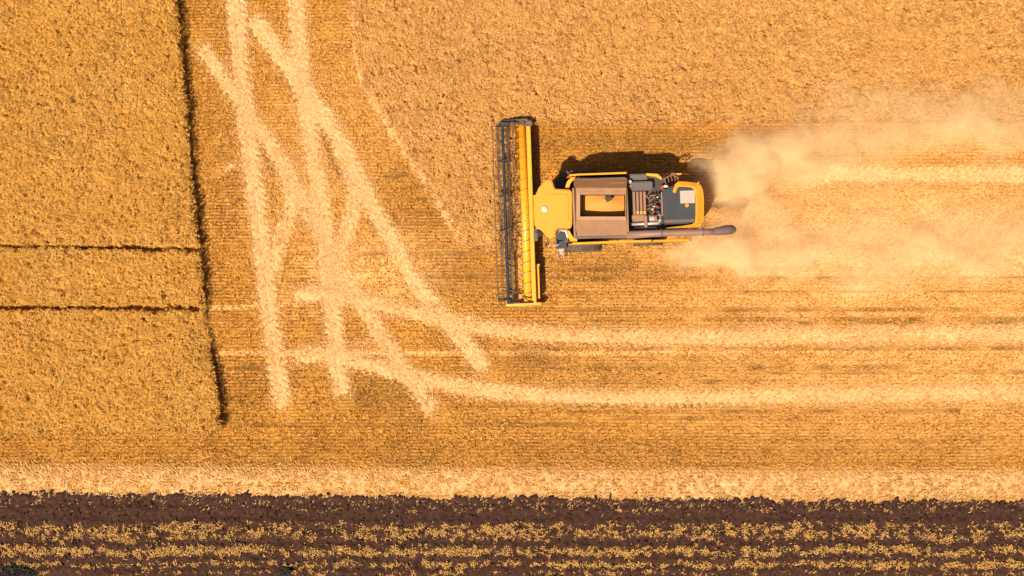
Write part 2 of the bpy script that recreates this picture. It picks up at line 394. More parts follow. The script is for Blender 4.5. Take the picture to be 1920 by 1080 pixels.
# ------------------------------------------------------------------ standing wheat
def build_crop(name, poly, mat, label, dens, trams, seed, tall):
    xa = max(X0, min(p[0] for p in poly)); xb = min(X1, max(p[0] for p in poly))
    ya = max(Y0, min(p[1] for p in poly)); yb = min(Y1, max(p[1] for p in poly))
    edge = poly + [poly[0]]
    m = Mass()
    def ok(x, y):
        jx = x + 0.22 * (fbm(x * 1.2, y * 1.2, seed + 3) - 0.5) + 0.22 * (vnoise(x * 9, y * 9, seed + 4) - 0.5)
        jy = y + 0.28 * (fbm(x * 2.2, y * 2.2, seed + 5) - 0.5) + 0.12 * (vnoise(x * 9, y * 9, seed + 6) - 0.5)
        k = inside(jx, jy, poly)
        for line, wd in trams:
            wv = wd * (0.45 + 1.1 * vnoise(x * 1.7, y * 0.3, seed + 8))
            k &= dist_line(jx, y + 0.2 * (fbm(x * 2, y * .2, seed + 9) - 0.5) + 0.16 * (vnoise(x * 8, y * 8, seed + 10) - .5), line) > wv
        return k
    def height(x, y):
        h = tall + 0.14 * (fbm(x * 0.5, y * 0.5, seed + 1) - 0.5) + 0.06 * (fbm(x * 4.5, y * 4.5, seed + 2, 2) - 0.5)
        cx, cy = P(392, 618)                     # a trampled corner of the left block
        return h * (1 - 0.62 * np.exp(-(((x - cx) / 0.9) ** 2 + ((y - cy) / 1.25) ** 2)))
    # the close mass of stalks below the ears
    st = 0.07
    X, Y = np.meshgrid(np.arange(xa, xb, st), np.arange(ya, yb, st))
    X = X + rng.uniform(-.028, .028, X.shape); Y = Y + rng.uniform(-.028, .028, Y.shape)
    k = ok(X, Y)
    hole = vnoise(X * 6.5, Y * 6.5, seed + 12)
    Z = np.where(k, height(X, Y) - 0.17 + rng.uniform(-.07, .05, X.shape) - 0.30 * sstep(0.33, 0.14, hole), -0.06)
    T = np.clip(0.30 + 0.45 * (vnoise(X * 6, Y * 6, seed + 14) - 0.5) + rng.normal(0, 0.1, X.shape), 0, 1)
    # the solid mass stays back from the edge, where single stalks stand
    Z = np.where(k & (dist_line(X, Y, edge) < 0.10 + 0.16 * vnoise(X * 3, Y * 3, seed + 31)), -0.06, Z)
    kk = k[:-1, :-1] | k[1:, :-1] | k[:-1, 1:] | k[1:, 1:]
    m.grid(X, Y, Z, T, kk)
    n = int((xb - xa) * (yb - ya) * dens)
    x = rng.uniform(xa, xb, n); y = rng.uniform(ya, yb, n)
    cl = 0.55 * vnoise(x * 6.5, y * 6.5, seed + 12) + 0.45 * vnoise(x * 12.5, y * 12.5, seed + 15)
    thin = 0.12 * (fbm(x * 1.2, y * 1.2, seed + 16) - .5)
    k = (cl + thin > 0.268 + rng.uniform(-.11, .13, n)) & ok(x, y)
    x, y, cl = x[k], y[k], cl[k]; n = len(x)
    z = height(x, y) - 0.09 + rng.uniform(-.07, .06, n) + 0.10 * (cl - .5)
    ang = rng.uniform(0, 2 * math.pi, n); ln = rng.uniform(0.05, 0.125, n)
    d = np.stack([np.cos(ang) * ln, np.sin(ang) * ln, rng.uniform(-0.05, 0.07, n)], 1)
    w = np.stack([-np.sin(ang), np.cos(ang), rng.normal(0, .5, n)], 1) * rng.uniform(0.007, 0.015, n)[:, None]
    tone = np.clip(0.50 + 0.42 * (vnoise(x * 4, y * 4, seed + 20) - 0.5) + 0.3 * (fbm(x * .8, y * .8, seed + 22) - .5) + rng.normal(0, 0.2, n), 0, 1)
    m.slats(np.stack([x, y, z], 1), d, w, tone)
    for (ax, ay), (bx, by) in zip(edge[:-1], edge[1:]):
        ln_ = math.hypot(bx - ax, by - ay); n = int(min(ln_, 90) * 190)
        t = rng.uniform(0, 1, n); x = ax + (bx - ax) * t + rng.normal(0, .17, n); y = ay + (by - ay) * t + rng.normal(0, .17, n)
        k = (x > X0) & (x < X1) & (y > Y0) & (y < Y1) & ok(x, y) & (vnoise(x * 4, y * 4, seed + 33) > .25)
        x, y = x[k], y[k]; n = len(x); h = height(x, y) * rng.uniform(.55, 1.0, n)
        d = np.stack([rng.normal(0, .09, n), rng.normal(0, .09, n), h], 1)
        wa = rng.uniform(0, 6.28, n); w = np.stack([np.cos(wa), np.sin(wa), 0 * wa], 1) * rng.uniform(.006, .013, n)[:, None]
        m.slats(np.stack([x, y, np.full(n, -.02)], 1), d, w, np.clip(rng.normal(.45, .2, n), 0, 1))
    o = m.build(name, mat)
    return tag(o, label, 'wheat crop', kind='stuff')
build_crop('standing_wheat', left_crop, M['crop_gold'], 'golden standing wheat block at the left, crossed by two dark tramlines', 420, tram, 100, 0.84)
build_crop('standing_wheat', right_crop, M['crop_tan'], 'tan standing wheat ahead of and above the harvester', 420, [], 300, 0.78)

# ------------------------------------------------------------------ wheel tracks of pressed straw, plus a painted sunlit crop edge
STRONG = {0: 1.0, 1: 1.0, 2: .85, 3: .95, 4: .8, 5: .85, 6: .9, 7: .9, 8: .5, 9: 1.0, 10: .95, 11: .5, 12: .66, 13: .68}
for q, (ln, (_, wid, lab)) in enumerate(zip(track_lines, TRACKS)):
    stg = STRONG[q]; band = 'straw band' in lab
    keep = (ln[:, 0] > X0 - 1) & (ln[:, 0] < X1 + 1) & (ln[:, 1] > Y0 - 1) & (ln[:, 1] < Y1 + 1)
    ln = ln[keep]
    tg = np.gradient(ln, axis=0); tg /= np.linalg.norm(tg, axis=1)[:, None] + 1e-9
    nr = np.stack([-tg[:, 1], tg[:, 0]], 1)
    s = np.concatenate([[0], np.cumsum(np.linalg.norm(np.diff(ln, axis=0), axis=1))])
    L = s[-1]
    endf = sstep(-0.05, 0.8, s) * sstep(-0.05, 0.8, L - s)
    t = np.linspace(-1, 1, 25)
    SS, TT = np.meshgrid(s, t, indexing='ij')
    hw = wid / 2 * (0.92 + 0.28 * (vnoise(SS * 1.6, TT * 0 + q, 40 + q) - 0.5) + 0.25 * (vnoise(SS * 6, np.sign(TT) * 3, 50 + q) - 0.5)) * (0.45 + 0.55 * endf[:, None])
    TTw = TT * hw
    PX = ln[:, 0][:, None] + nr[:, 0][:, None] * TTw; PY = ln[:, 1][:, None] + nr[:, 1][:, None] * TTw
    ph = SS / 0.38 - np.abs(TTw) / 0.40 + np.where(TTw > 0, 0.5, 0) + 0.5 * vnoise(SS * 1.1, TT * 2, 60 + q)
    bar = 0.5 + 0.5 * np.sin(2 * math.pi * ph)
    gap = sstep(0.42, 0.2, bar + 0.25 * (vnoise(PX * 6, PY * 6, 66) - .5)) * sstep(0.35, 0.75, np.abs(TT)) * (0.2 if band else 0.7)
    hs = stg * (0.35 + 0.65 * endf[:, None]) - 0.22 * sstep(.55, 1.0, np.abs(TT))
    hole = sstep(hs + 0.02, hs - 0.12, vnoise(PX * 5, PY * 5, 67 + q) * 0.6 + 0.4 * vnoise(PX * 11, PY * 11, 68 + q) + 0.1)
    prof = sstep(1.0, 0.8, np.abs(TT)) * endf[:, None] * (1 - gap) * hole
    ZZ = -0.05 + 0.004 * (q % 5) + prof * (0.075 + 0.026 * bar * (0.3 + 0.7 * np.abs(TT)) + 0.03 * (vnoise(PX * 9, PY * 9, 70 + q) - 0.5))
    T0 = np.clip(0.14 + 0.36 * stg + 0.4 * (vnoise(PX * 6, PY * 6, 80 + q) - 0.5) + 0.25 * (fbm(PX * 0.8, PY * .8, 81) - .5), 0, 1)
    m = Mass(); m.grid(PX, PY, ZZ, T0)
    n = int(L * wid * 420 * stg)
    si = rng.integers(0, len(s), n); tw = rng.uniform(-1, 1, n) * wid / 2 * (0.97 + 0.45 * np.abs(rng.normal(0, 1, n)) * (rng.uniform(0, 1, n) < .4))
    kk = rng.uniform(0, 1, n) < 0.06 + 0.94 * endf[si]
    phb = s[si] / 0.38 - np.abs(tw) / 0.40 + np.where(tw > 0, 0.5, 0) + 0.5 * vnoise(s[si] * 1.1, tw / wid * 4, 60 + q)
    if not band: kk &= (0.5 + 0.5 * np.sin(2 * math.pi * phb) > 0.42 * rng.uniform(0.3, 1.2, n)) | (np.abs(tw) < wid * .2)
    si, tw = si[kk], tw[kk]; n = len(si)
    bx_ = ln[si, 0] + nr[si, 0] * tw; by_ = ln[si, 1] + nr[si, 1] * tw
    base = np.arctan2(tg[si, 1], tg[si, 0])
    ang = base + np.sign(tw) * (math.pi - 0.75) + rng.normal(0, 0.35, n)
    l_ = rng.uniform(0.06, 0.16, n)
    d = np.stack([np.cos(ang) * l_, np.sin(ang) * l_, rng.uniform(-.025, .015, n)], 1)
    w = np.stack([-np.sin(ang), np.cos(ang), rng.normal(0, .45, n)], 1) * rng.uniform(0.005, 0.011, n)[:, None]
    tone = np.clip(0.26 + 0.36 * stg + rng.normal(0, .18, n) + 0.3 * (vnoise(bx_ * 5, by_ * 5, 90 + q) - .5), 0, 1)
    m.slats(np.stack([bx_, by_, rng.uniform(0.04, 0.085, n)], 1), d, w, tone)
    o = m.build('straw_band' if band else 'wheel_track_and_lit_edge', M['flat_straw'])
    tag(o, lab, 'track', None if band else 'pale wheel tracks pressed into the stubble', 'structure')

# ------------------------------------------------------------------ ploughed soil along the bottom
xs = spread(X0, X1, 0.075, 1200)
ycore = np.arange(P(0, 905)[1], Y0, -0.075)
ys = np.concatenate([ycore, ycore[-1] - np.cumsum(0.075 * 1.35 ** np.arange(1, 22))])[::-1]
X, Y = np.meshgrid(xs, ys)
e = soil_edge(X) + 0.30 * (fbm(X * 1.4, X * 0 + 3, 7) - 0.5) + 0.42 * (fbm(X * 5, Y * 3, 13) - 0.5)
ins = Y < e
Z = 0.045 + 0.20 * (fbm(X * 2.6, Y * 3.0, 15) - 0.4) + 0.15 * (vnoise(X * 7, Y * 7, 16) - .5) + 0.04 * np.sin(Y * 2 * math.pi / 0.62 + 1.5 * fbm(X * .3, Y * .3, 18)) + rng.uniform(-.02, .02, X.shape)
Z = np.where(ins, np.maximum(Z, 0.03), -0.12)
m = Mass(); m.grid(X, Y, Z, 0.5)
# crumbled clods: squashed little double pyramids
n = 7000
x = rng.uniform(X0, X1, n); y = rng.uniform(Y0, P(0, 915)[1], n)
k = y < soil_edge(x) + 0.22 * rng.normal(0, 1, n) * (rng.uniform(0, 1, n) < .5) - 0.02
x, y = x[k], y[k]; n = len(x)
r = rng.uniform(0.025, 0.085, n) ; a0 = rng.uniform(0, 6.28, n)
zz = np.full(n, 0.09)
ringv = [np.stack([x + r * np.cos(a0 + j * math.pi / 2) * rng.uniform(.7, 1.3, n), y + r * np.sin(a0 + j * math.pi / 2) * rng.uniform(.7, 1.3, n), zz + r * .2 + rng.uniform(-.02, .02, n)], 1) for j in range(4)]
topv = [np.stack([x + r * .6 * np.cos(a0 + j * math.pi / 2), y + r * .5 * np.sin(a0 + j * math.pi / 2), zz + r * .55 + rng.uniform(-.01, .02, n)], 1) for j in range(4)]
botv = [v * np.array([1, 1, 0]) + np.array([0, 0, -0.02]) for v in ringv]
V = np.stack(ringv + topv + botv, 1); kx = np.arange(n)[:, None] * 12
Q = [np.concatenate([kx + j, kx + (j + 1) % 4, kx + 4 + (j + 1) % 4, kx + 4 + j], 1) for j in range(4)] + [np.concatenate([kx + 4, kx + 5, kx + 6, kx + 7], 1)] + \
    [np.concatenate([kx + 8 + j, kx + 8 + (j + 1) % 4, kx + (j + 1) % 4, kx + j], 1) for j in range(4)]
m.add(V, np.stack(Q, 1), 0.5)
tag(m.build('ploughed_soil', M['soil']), 'dark ploughed soil with ragged clods along the bottom', 'soil', kind='structure')

# straw left lying in rows on the ploughed soil
def rows(x, y):
    py = 540 - y * S + 14 * (fbm(x * .5, y * .2, 61) - .5) + 8 * (vnoise(x * 2.2, y, 62) - .5)
    lx = (x * S + 960) / 1920
    s = 0
    for (p, sg, a, b) in ((953, 6, .25, .40), (985, 9, .5, .45), (1003, 9, .68, .6), (1033, 10, .82, .76), (1058, 6, .55, .95), (1074, 5, .35, .5), (1100, 10, .8, .8)):
        s = s + (a * (1 - lx) + b * lx) * np.exp(-((py - p) / (sg * 1.15)) ** 2)
    return s + 0.17
n = 300000
x = rng.uniform(X0, X1, n); y = rng.uniform(Y0, P(0, 938)[1], n)
pat = fbm(x * 2.4, y * 3.6, 55) * 0.52 + 0.48 * fbm(x * 6.5, y * 6.5, 57, 2)
k = (pat * (0.35 + rows(x, y)) > 0.58 + rng.normal(0, 0.07, n)) & (y < soil_edge(x) - 0.1)
x, y = x[k], y[k]; n = len(x)
ang = rng.uniform(0, 2 * math.pi, n); l_ = rng.uniform(0.035, 0.11, n)
d = np.stack([np.cos(ang) * l_, np.sin(ang) * l_, rng.uniform(-.03, .06, n)], 1)
w = np.stack([-np.sin(ang), np.cos(ang), rng.normal(0, .4, n)], 1) * rng.uniform(0.006, 0.014, n)[:, None]
m = Mass(); m.slats(np.stack([x, y, rng.uniform(0.10, 0.17, n)], 1), d, w, np.clip(0.5 + rng.normal(0, .25, n), 0, 1))
tag(m.build('straw_residue', M['residue']), 'yellow straw scattered in broken rows on the dark soil', 'straw', kind='stuff')

def weed(px, py, r, hgt, label, seed):
    cx, cy = P(px, py, hgt * .5)
    g2 = np.random.default_rng(seed); m = Mass(); n = int(900 * r * r) + 120
    a = g2.uniform(0, 6.28, n); rr = r * np.sqrt(g2.uniform(0, 1, n)); x = rr * np.cos(a); y = rr * np.sin(a) * .7
    z = g2.uniform(.1, 1, n) * hgt * (1 - 0.5 * (rr / r) ** 2)
    an = g2.uniform(0, 6.28, n); l_ = g2.uniform(.06, .16, n)
    d = np.stack([np.cos(an) * l_, np.sin(an) * l_, g2.uniform(-.04, .08, n)], 1)
    w = np.stack([-np.sin(an), np.cos(an), g2.normal(0, .4, n)], 1) * g2.uniform(.02, .04, n)[:, None]
    m.ribbons(np.stack([x, y, z], 1), d * .6, d, w, g2.uniform(0, 1, n))
    st = 14; sa = g2.uniform(0, 6.28, st)
    m.slats(np.zeros((st, 3)), np.stack([np.cos(sa) * r * .6, np.sin(sa) * r * .4, np.full(st, hgt * .8)], 1), np.stack([-np.sin(sa), np.cos(sa), 0 * sa], 1) * .012, np.full(st, .3))
    o = m.build('weed_clump', M['weed']); o.location = (cx, cy, 0.02)
    tag(o, label, 'weed', 'dark weeds on the ploughed soil')
weed(30, 1086, .95, .4, 'broad dark weed clump in the bottom left corner', 1)
weed(534, 1071, .2, .3, 'small dark weed tuft alone on the ploughed soil', 2)

# ------------------------------------------------------------------ combine harvester
TH = math.radians(2.0)
OX, OY = P(1150, 391, 3.5)
ct, sn = math.cos(TH), math.sin(TH)
def L(px, py, z):
    x, y = P(px, py, z); x -= OX; y -= OY
    return (x * ct + y * sn, -x * sn + y * ct)

class MB:
    def __init__(s): s.bm = bmesh.new(); s.second = None
    def box(s, c, size, rot=None, bev=0.0):
        r = bmesh.ops.create_cube(s.bm, size=1.0); vs = r['verts']
        bmesh.ops.scale(s.bm, vec=size, verts=vs)
        if bev:
            es = list({e for v in vs for e in v.link_edges})
            b = bmesh.ops.bevel(s.bm, geom=es, offset=bev, segments=2, affect='EDGES')
            vs = list({v for f in b['faces'] for v in f.verts} | {v for v in vs if v.is_valid})
        if rot: bmesh.ops.rotate(s.bm, cent=(0, 0, 0), matrix=rot, verts=vs)
        bmesh.ops.translate(s.bm, vec=c, verts=vs)
        return s
    def pbox(s, px0, py0, px1, py1, z0, z1, bev=0.02):
        u, v = L((px0 + px1) / 2, (py0 + py1) / 2, z1); k = (H - z1) / H / S
        return s.box((u, v, (z0 + z1) / 2), (abs(px1 - px0) * k, abs(py1 - py0) * k, z1 - z0), None, bev)
    def prism(s, pts, z0, z1, bev=0.0, seg=2):
        vs = [s.bm.verts.new((a, b, z0)) for a, b in pts]
        f = s.bm.faces.new(vs); f.normal_update()
        if f.normal.z > 0: f.normal_flip()
        r = bmesh.ops.extrude_face_region(s.bm, geom=[f])
        nv = [g for g in r['geom'] if isinstance(g, bmesh.types.BMVert)]
        bmesh.ops.translate(s.bm, vec=(0, 0, z1 - z0), verts=nv)
        if bev:
            te = [e for e in s.bm.edges if all(v in nv for v in e.verts)]
            bmesh.ops.bevel(s.bm, geom=te, offset=bev, segments=seg, affect='EDGES')
        return s
    def tube(s, pts, r, seg=10, cap=True):
        pts = [Vector(p) for p in pts]; rs = r if isinstance(r, (list, tuple)) else [r] * len(pts)
        rings = []
        for i, p in enumerate(pts):
            t = (pts[min(i + 1, len(pts) - 1)] - pts[max(i - 1, 0)]).normalized()
            a = t.cross(Vector((0, 0, 1)));
            if a.length < 1e-3: a = t.cross(Vector((1, 0, 0)))
            a.normalize(); b = t.cross(a).normalized()
            rings.append([s.bm.verts.new(p + (a * math.cos(j * 2 * math.pi / seg) + b * math.sin(j * 2 * math.pi / seg)) * rs[i]) for j in range(seg)])
        for q, w in zip(rings[:-1], rings[1:]):
            for j in range(seg): s.bm.faces.new((q[j], q[(j + 1) % seg], w[(j + 1) % seg], w[j]))
        if cap:
            s.bm.faces.new(rings[0][::-1]); s.bm.faces.new(rings[-1])
        return s
    def quad(s, *p):
        s.bm.faces.new([s.bm.verts.new(q) for q in p]); return s
    def build(s, name, mat, parent, label=None, smooth=False, solid=0.0):
        bmesh.ops.recalc_face_normals(s.bm, faces=s.bm.faces)
        me = bpy.data.meshes.new(name); s.bm.to_mesh(me); s.bm.free()
        for p in me.polygons: p.use_smooth = smooth
        me.materials.append(mat)
        if s.second:
            me.materials.append(s.second[1])
            for p in me.polygons[s.second[0]:]: p.material_index = 1
        o = bpy.data.objects.new(name, me); COL.objects.link(o); o.parent = parent
        if solid:
            md = o.modifiers.new('solid', 'SOLIDIFY'); md.thickness = solid; md.offset = 0
        if label: o['label'] = label
        return o

ch = bpy.data.objects.new('combine_harvester', None); COL.objects.link(ch)
ch.location = (OX, OY, 0); ch.rotation_euler = (0, 0, TH)
tag(ch, 'yellow combine harvester with wide header cutting the wheat, seen from above', 'combine harvester')

# --- header
hu = L(996, 398, 1.25)[0]; hv = L(996, 398, 1.25)[1]
HL = 4.46
b = MB()
b.box((hu, hv, 1.18), (0.20, 2 * HL, 0.16), None, 0.03)                    # top beam
b.box((hu + 0.02, hv, 0.66), (0.05, 2 * HL, 0.88))                          # back wall
for j in range(13):
    b.box((hu + 0.09, hv - HL + 0.25 + j * (2 * HL - 0.5) / 12, 0.66), (0.08, 0.06, 0.8))
header = b.build('header', M['yellow'], ch)
ku = L(957, 398, 0.3)[0]
MB().prism([(ku, hv - HL), (hu - 0.02, hv - HL), (hu - 0.02, hv + HL), (ku, hv + HL)], 0.14, 0.19).build('platform_floor', M['yellow'], header)
b = MB()                                                                      # cut crop lying on the floor
for j in range(260):
    v = hv + random.uniform(-HL + .1, HL - .1); u = random.uniform(ku + .15, hu - .55)
    a = random.gauss(0, .5); ln_ = random.uniform(.2, .5)
    b.box((u, v, random.uniform(.22, .32)), (ln_, .03, .03), Matrix.Rotation(a, 3, 'Z') @ Matrix.Rotation(random.gauss(0, .15), 3, 'Y'))
b.box(((ku + hu - .45) / 2 + .08, hv, .215), (hu - ku - .75, 2 * HL - .2, .05))
b.build('cut_crop', M['loose'], header)
b = MB()
b.box((ku - 0.03, hv, 0.15), (0.10, 2 * HL, 0.04))
for j in range(58):
    v = hv - HL + 0.08 + j * (2 * HL - .16) / 57
    b.quad((ku - .05, v - .025, .18), (ku - .05, v + .025, .18), (ku - .2, v + .004, .15), (ku - .2, v - .004, .15))
b.build('knife_bar', M['dark'], header)

au = L(984.5, 398, 0.8)[0]; AZ = 0.66
b = MB(); b.tube([(au, hv - HL + .06, AZ), (au, hv + HL - .06, AZ)], 0.20, 20)
auger = b.build('auger', M['yellow'], header, smooth=True)
fc = L(984, 402, .8)[1]
def flight(v0, v1, hand, mat, name):
    bm = MB(); n = int(abs(v1 - v0) / 0.52 * 24); prev = None
    for j in range(n + 1):
        v = v0 + (v1 - v0) * j / n; a = hand * 2 * math.pi * abs(v - v0) / 0.52
        ci, si_ = math.cos(a), math.sin(a)
        cur = (bm.bm.verts.new((au + .19 * ci, v, AZ + .19 * si_)), bm.bm.verts.new((au + .31 * ci, v, AZ + .31 * si_)))
        if prev: bm.bm.faces.new((prev[0], prev[1], cur[1], cur[0]))
        prev = cur
    bm.build(name, mat, header, solid=0.012)
flight(hv + HL - .08, fc + .85, 1, M['yellow'], 'auger_flight')
flight(hv - HL + .08, fc - .7, -1, M['steel'], 'auger_flight')
for j in range(30):
    a = j * 2.4; v = fc - .65 + j * 1.45 / 29
    b = MB(); b.tube([(au + .18 * math.cos(a), v, AZ + .18 * math.sin(a)), (au + .42 * math.cos(a), v, AZ + .42 * math.sin(a))], .013, 5)
    b.build('feeder_finger', M['steel'], header)
# reel
ru = L(947.5, 398, 1.35)[0]; RZ = 1.32; RR = 0.50; RL = HL - 0.18
rvc = hv
b = MB(); b.tube([(ru, rvc - RL, RZ), (ru, rvc + RL, RZ)], 0.075, 14)
for j in range(6): b.tube([(ru, rvc - RL + .4 + j * 1.62, RZ), (ru, rvc - RL + .48 + j * 1.62, RZ)], .105, 14)
b.build('reel_tube', M['navy'], header, smooth=False)
PH = 0.07
for j in range(6):
    a = PH + j * math.pi / 3; bu, bz = ru + RR * math.cos(a), RZ + RR * math.sin(a)
    b = MB(); b.tube([(bu, rvc - RL, bz), (bu, rvc + RL, bz)], 0.017, 8)
    b.second = (len(b.bm.faces), M['dark'])
    nt_ = 58
    for q in range(nt_):
        v = rvc - RL + .06 + q * (2 * RL - .12) / (nt_ - 1)
        b.tube([(bu, v, bz), (bu + .03, v, bz - .14), (bu - .06, v + .01, bz - .28)], .011, 4)
        b.box((bu, v, bz), (.05, .035, .05))
    b.build('tine_bar', M['bat'], header)
for j in range(6):
    v = rvc - RL + .02 + j * (2 * RL - .04) / 5
    b = MB()
    for q in range(6):
        a = PH + q * math.pi / 3
        b.tube([(ru, v, RZ), (ru + RR * math.cos(a), v, RZ + RR * math.sin(a))], .02, 6)
        a2 = a + math.pi / 3
        b.tube([(ru + .62 * RR * math.cos(a), v, RZ + .62 * RR * math.sin(a)), (ru + .62 * RR * math.cos(a2), v, RZ + .62 * RR * math.sin(a2))], .014, 5)
    b.build('reel_spider', M['dark'], header)
for s_ in (-1, 1):                                                             # reel arms
    v = hv + s_ * (HL - .07)
    b = MB(); b.tube([(hu, v, 1.22), (hu - .7, v, 1.5), (ru, v, RZ)], .045, 8); b.tube([(hu - .1, v, .8), (hu - .75, v, 1.42)], .03, 8)
    b.build('reel_arm', M['dark'], header)
# end dividers: dark at the far end, yellow at the near end
def divider(v, mat, fwd, bk, top, name, label):
    th = .13
    prof = [(hu + bk, .2), (hu + bk, top * .8), (hu + bk - .15, top), (hu - .5, top * .97), (ru - .15, top * .72), (ru - fwd, .3), (ru - fwd - .1, .12), (ku, .1)]
    m_ = MB(); A = [m_.bm.verts.new((u, v - th / 2, z)) for u, z in prof]; B = [m_.bm.verts.new((u, v + th / 2, z)) for u, z in prof]
    m_.bm.faces.new(A[::-1]); m_.bm.faces.new(B)
    for i in range(len(prof)):
        k2 = (i + 1) % len(prof); m_.bm.faces.new((A[i], A[k2], B[k2], B[i]))
    bmesh.ops.bevel(m_.bm, geom=list(m_.bm.edges), offset=.03, segments=2, affect='EDGES')
    return m_.build(name, mat, header, label)
divider(hv + HL + .06, M['rubberised'], .12, .12, 1.30, 'end_divider', 'dark end divider')
divider(hv - HL - .03, M['yellow'], -.12, .48, .95, 'end_divider', 'yellow end divider')
b = MB()
b.pbox(957, 226, 984, 232, 1.0, 1.42, .06); b.pbox(984, 226, 998, 236, .6, 1.3, .04); b.pbox(934, 229, 957, 236, 1.1, 1.36, .05)
b.build('reel_drive_cover', M['rubberised'], header)
b = MB(); u, v = L(957, 568, 1.0); b.tube([(u, v - .06, .95), (u, v + .12, .95)], .16, 14); b.pbox(934, 558, 962, 562, 1.15, 1.25)
b.build('drive_motor', M['navy'], header)
b = MB(); b.pbox(1005.5, 495, 1011.5, 560, .75, .92, .02); b.pbox(1000, 495, 1012, 499, .7, .90); b.pbox(1000, 556, 1012, 560, .7, .90)
b.build('support_rail', M['yellow'], header)
b = MB(); b.pbox(1001, 428, 1008, 452, .9, 1.15, .03); u, v = L(1003, 440, 1.3); b.tube([(u, v, 1.1), (u, v, 1.24)], .13, 14)
for j in range(4): b.tube([(u, v, 1.2), (u + .12, v - .1 + j * .06, 1.25), (u + .4, v + j * .07, 1.1), (u + .7, v + .3, 1.2)], .02, 6)
b.build('hose_coupler', M['grey'], header)
# feeder house
u0 = hu + .1; u1, v1 = L(1080, 393, 2.0)
b = MB()
fv = L(1020, 393, 1.5)[1]
vs = []
for (u, z0, z1, hw) in ((u0, .3, 1.1, .75), (u1, 1.1, 1.95, .6)):
    vs.append([b.bm.verts.new((u, fv - hw, z0)), b.bm.verts.new((u, fv + hw, z0)), b.bm.verts.new((u, fv + hw, z1)), b.bm.verts.new((u, fv - hw, z1))])
for j in range(4): b.bm.faces.new((vs[0][j], vs[0][(j + 1) % 4], vs[1][(j + 1) % 4], vs[1][j]))
b.bm.faces.new(vs[0][::-1]); b.bm.faces.new(vs[1])
b.build('feeder_house', M['yellow'], ch)

# --- cab
ZR = 3.72
roof_px = [(1004, 366), (1010, 352), (1021, 339), (1026, 336.5), (1033, 337), (1036, 341), (1039, 351), (1042, 354), (1058, 355), (1068, 355.5), (1072, 359), (1073, 372),
           (1073, 412), (1072, 424), (1069, 428.5), (1060, 428), (1046, 427.5), (1042, 431), (1040.5, 441), (1037, 446), (1032, 447), (1027, 445), (1020, 437), (1014, 431),
           (1005, 428), (1002, 416), (1000.5, 396), (1001, 382)]
pts = [L(a, c_, ZR) for a, c_ in roof_px]
cabc = L(1038, 392, 3.5)
b = MB()
cu = [(u, v) for u, v in pts]
b.box((cabc[0] + .05, cabc[1], 2.45), (1.35, 1.62, .16), None, .03)
for du in (-.62, .72):
    for dv in (-.78, .78): b.tube([(cabc[0] + du, cabc[1] + dv, 1.6), (cabc[0] + du * .98, cabc[1] + dv * .98, 3.5)], .05, 8)
b.box((cabc[0] + .05, cabc[1], 1.7), (1.45, 1.66, .35), None, .05)
cab = b.build('cab', M['dark'], ch)
MB().box((cabc[0] + .03, cabc[1], 2.7), (1.38, 1.6, 1.55), None, .06).build('window', M['glass'], cab)
b = MB(); b.prism(pts, ZR - .2, ZR - .03, .05, 3)
roof = b.build('roof', M['roof'], cab)
b = MB()                                                                      # raised skin of the roof
inn = [(cabc[0] + (u - cabc[0]) * .86, cabc[1] + (v - cabc[1]) * .83) for u, v in [L(a, c_, ZR) for a, c_ in
      ((1006, 368), (1016, 360), (1034, 357), (1066, 358), (1071, 364), (1071, 420), (1066, 425), (1040, 425), (1016, 425), (1007, 420), (1004, 396))]]
b.prism(inn, ZR - .05, ZR + .012, .03, 2)
b.build('roof_panel', M['roof'], cab)
u, v = L(1021, 392, ZR + .1)
b = MB(); b.tube([(u, v, ZR), (u, v, ZR + .07), (u, v, ZR + .11)], [.135, .13, .07], 18); b.build('gps_receiver', M['white'], cab)
b = MB(); b.tube([(u, v, ZR + .105), (u, v, ZR + .125)], .05, 12); b.build('receiver_cap', M['steel'], cab)
for py_, s_ in ((340, 1), (444, -1)):
    b = MB(); u, v = L(1030, py_, 3.4)
    b.box((u - .02, v - s_ * .1, 3.42), (.2, .16, .12), None, .02); b.build('work_light', M['white'], cab)
    b = MB(); u, v = L(1036, 345 if s_ > 0 else 452, 3.0)
    b.tube([(cabc[0] - .5, cabc[1] + s_ * .7, 3.4), (u - .2, v + s_ * .1, 3.35), (u - .3, v + s_ * .15, 2.9)], .025, 6)
    b.box((u - .3, v + s_ * .15, 2.7), (.09, .24, .5), None, .03); b.build('mirror', M['dark'], cab)

# --- main body
bc = L(1150, 390, 3.0)
half = 1.62
uf = L(1060, 390, 3)[0]; ur = L(1312, 390, 2.8)[0]
b = MB()
um = ur - 2.0
b.box(((uf + um) / 2 + .2, bc[1], 1.75), (um - uf, 2 * half - .35, 1.7), None, .05)
b.box(((um + ur) / 2, bc[1], 1.7), (ur - um - .1, 2 * half - 1.3, 1.5), None, .05)
body = b.build('body', M['dark'], ch)
